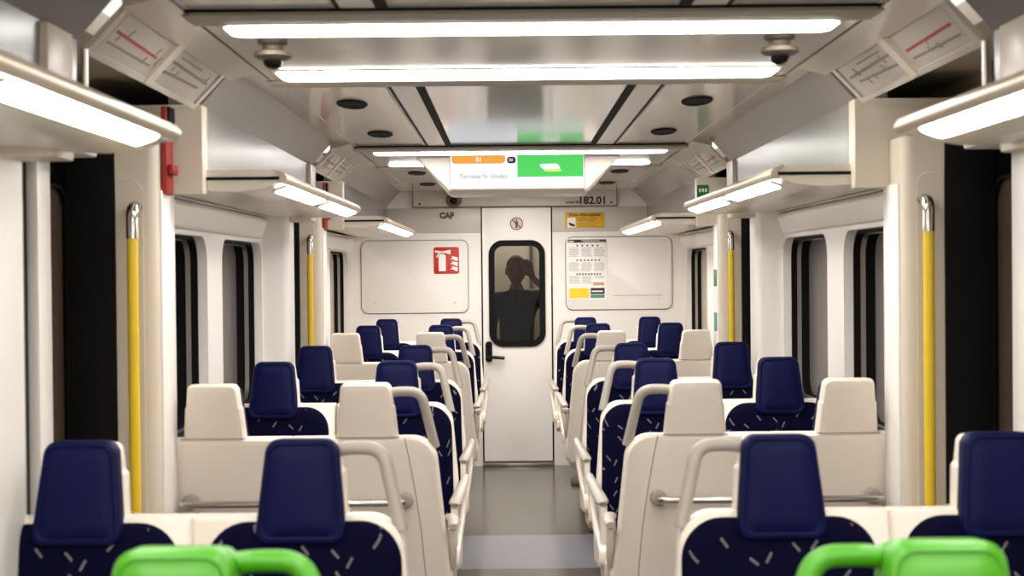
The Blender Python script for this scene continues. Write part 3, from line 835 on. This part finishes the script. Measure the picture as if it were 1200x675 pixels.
# body: pelvis, spine, neck, legs, arms (facing -Y); image right is +x
V = [(0, 0, .80), (0, 0, .92), (0, .0, 1.08), (0, .01, 1.24), (0, 0, 1.315), (0, -.01, 1.37),
     (-.085, 0, .76), (-.09, -.01, .42), (-.09, .01, .07), (-.10, -.12, .035),
     (.085, 0, .76), (.09, -.01, .42), (.09, .01, .07), (.10, -.12, .035),
     (-.165, 0, 1.26), (-.205, .01, 1.02), (-.19, -.05, .80), (-.185, -.065, .745),
     (.165, 0, 1.265), (.335, -.06, 1.255), (.165, -.145, 1.36), (.125, -.155, 1.405)]
E = [(0, 1), (1, 2), (2, 3), (3, 4), (4, 5), (0, 6), (6, 7), (7, 8), (8, 9), (0, 10), (10, 11), (11, 12), (12, 13), (3, 14), (14, 15), (15, 16), (16, 17), (3, 18), (18, 19), (19, 20), (20, 21)]
R = [(.12, .085), (.115, .08), (.125, .085), (.12, .08), .05, .048, .075, .05, .036, .03, .075, .05, .036, .03, .05, .036, .026, .022, .05, .038, .027, .022]
body = skin_obj('body', V, E, R, M['skin'], per)
bm = bmesh.new(); bm.from_mesh(body.data)
t2 = bmesh.new(); bmesh.ops.create_uvsphere(t2, u_segments=24, v_segments=18, radius=1)
for v in t2.verts:                 # head with jaw, brow, nose and chin
    x, y, z = v.co
    w = 1-.22*max(0, -z)**1.5
    v.co = Vector((x*.077*w, y*.095*w-.012*max(0, -z)*(y < 0), z*.118))
    if y < -.8 and abs(x) < .22 and -.35 < z < .15: v.co.y -= .020*(1-abs(x)/.22)
    if y < -.6 and .1 < z < .3 and .15 < abs(x) < .6: v.co.y += .010
t2.transform(Matrix.Translation((0, -.02, 1.455)))
me_ = bpy.data.meshes.new('t'); t2.to_mesh(me_); t2.free(); bm.from_mesh(me_); bpy.data.meshes.remove(me_)
for s in (-1, 1):
    t2 = bmesh.new(); bmesh.ops.create_uvsphere(t2, u_segments=10, v_segments=8, radius=1)
    t2.transform(Matrix.Translation((s*.079, -.005, 1.45)) @ Matrix.Diagonal((.010, .02, .032, 1)))
    me_ = bpy.data.meshes.new('t'); t2.to_mesh(me_); t2.free(); bm.from_mesh(me_); bpy.data.meshes.remove(me_)
def add_tube_bm(bm, path, r):
    mb = MB(); mb.tube(path, r, 8)
    me_ = bpy.data.meshes.new('t'); mb.bm.to_mesh(me_); mb.bm.free(); bm.from_mesh(me_); bpy.data.meshes.remove(me_)
# hands: palms and fingers
for (c, d, side, up) in ((Vector((-.185, -.07, .735)), Vector((0, -.12, -1)).normalized(), Vector((0, 1, 0)), -1), (Vector((.122, -.155, 1.41)), Vector((-.35, -.0, 1)).normalized(), Vector((1, .0, .35)).normalized(), 1)):
    add_tube_bm(bm, [c-d*.02, c+d*.02, c+d*.06, c+d*.085], [.020, .030, .034, .028])
    for k, ln in enumerate((.062, .072, .067, .052)):
        a = c+d*.075+side*(-.024+.016*k); n = d.cross(side).normalized()
        add_tube_bm(bm, [a, a+d*ln*.45+n*.004, a+d*ln*.8+n*.014, a+d*ln+n*.026], [.0085, .008, .0075, .005])
    a = c+d*.02-side*.026
    add_tube_bm(bm, [a, a+d*.028-side*.022, a+d*.055-side*.03], [.011, .0095, .007])
bmesh.ops.recalc_face_normals(bm, faces=bm.faces[:])
bm.to_mesh(body.data); bm.free()
for p in body.data.polygons: p.use_smooth = True
# hair cap
h = MB(); h.ball((0, 0, 1.468), .083, .096, .112, 20, 14)
bmesh.ops.delete(h.bm, geom=[v for v in h.bm.verts if v.co.z < 1.475 and v.co.y < .02 or v.co.z < 1.42 or (v.co.y < -.06 and v.co.z < 1.52)], context='VERTS')
h.build('hair', M['hair'], per)
eyes = MB()
for s in (-1, 1): eyes.ball((s*.031, -.098, 1.462), .012, .008, .007, 10, 8)
eyes.build('eyes', M['black'], per)
mo = MB(); mo.ball((0, -.098, 1.398), .024, .008, .006, 10, 8); mo.build('mouth', M['darkred'], per)
# clothes
JV = [(0, 0, .74), (0, 0, .92), (0, 0, 1.08), (0, .01, 1.20), (-.165, 0, 1.222), (-.212, .01, 1.0), (-.192, -.045, .80), (.165, 0, 1.235), (.338, -.06, 1.24), (.19, -.135, 1.345), (0, .01, 1.30)]
JE = [(0, 1), (1, 2), (2, 3), (3, 4), (4, 5), (5, 6), (3, 7), (7, 8), (8, 9), (3, 10)]
JR = [(.155, .11), (.145, .105), (.15, .108), (.135, .10), .068, .055, .043, .068, .056, .042, (.062, .06)]
skin_obj('jacket', JV, JE, JR, M['jacket'], per)
TV = [(0, 0, .80), (-.088, 0, .74), (-.092, -.01, .42), (-.092, .01, .06), (.088, 0, .74), (.092, -.01, .42), (.092, .01, .06)]
TE = [(0, 1), (1, 2), (2, 3), (0, 4), (4, 5), (5, 6)]
skin_obj('trousers', TV, TE, [(.125, .095), .09, .066, .058, .09, .066, .058], M['jacket'], per)
MB().slab([Vector(p) for p in ((-.05, 1.31), (.05, 1.31), (.012, 1.05), (-.012, 1.05))], [(0, -.01), (0, .012), (.006, .016)], lambda u, v, w: (u, -.098-w-(1.31-v)*.06, v)).build('shirt_front', M['shirt'], per)
MB().slab([Vector(p) for p in ((-.014, 1.30), (.014, 1.30), (.019, 1.10), (0, 1.07), (-.019, 1.10))], [(0, .016), (.002, .022)], lambda u, v, w: (u, -.098-w-(1.31-v)*.06, v)).build('necktie', M['black'], per)

# ------------------------------------------------------------------ added fill lights, world, camera
def area(name, loc, sx, sy, power, rot=(0, 0, 0), col=(1, .97, .93)):
    l = bpy.data.lights.new(name, 'AREA'); l.shape = 'RECTANGLE'; l.size = sx; l.size_y = sy; l.energy = power; l.color = col
    o = bpy.data.objects.new(name, l); COL.objects.link(o); o.location = loc; o.rotation_euler = rot
    return o
area('gangway_fill', (0, 12.2, 2.05), .8, .4, 7)  # added unseen light that brightens the backdrop behind the figure
for y, e in ((1.5, 5), (5.4, 5), (9.2, 10)): area('aisle_fill', (0, y, 2.03), .3, 1.6, e)  # added fill along the ceiling, no fixture; strongest near the end wall
w = bpy.data.worlds.new('World'); sc.world = w; w.use_nodes = True
w.node_tree.nodes['Background'].inputs[0].default_value = (1, .965, .92, 1)
w.node_tree.nodes['Background'].inputs[1].default_value = .35

cam = bpy.data.cameras.new('Camera'); co = bpy.data.objects.new('Camera', cam); COL.objects.link(co)
cam.sensor_width = 36; cam.lens = 50
co.location = (-.06, 0, 1.45)
pitch = math.atan(19.5/1667); yaw = math.atan(3.0/1667); roll = math.radians(.55)
co.rotation_euler = (Matrix.Rotation(-yaw, 3, 'Z') @ Matrix.Rotation(PI/2-pitch, 3, 'X') @ Matrix.Rotation(-roll, 3, 'Z')).to_euler()
cam.dof.use_dof = True; cam.dof.focus_distance = 8.5; cam.dof.aperture_fstop = 5.6
cam.clip_start = .02
sc.camera = co
sc.view_settings.view_transform = 'Standard'
sc.view_settings.look = 'None'
sc.view_settings.exposure = 1.6
sc.cycles.max_bounces = 10; sc.cycles.diffuse_bounces = 6
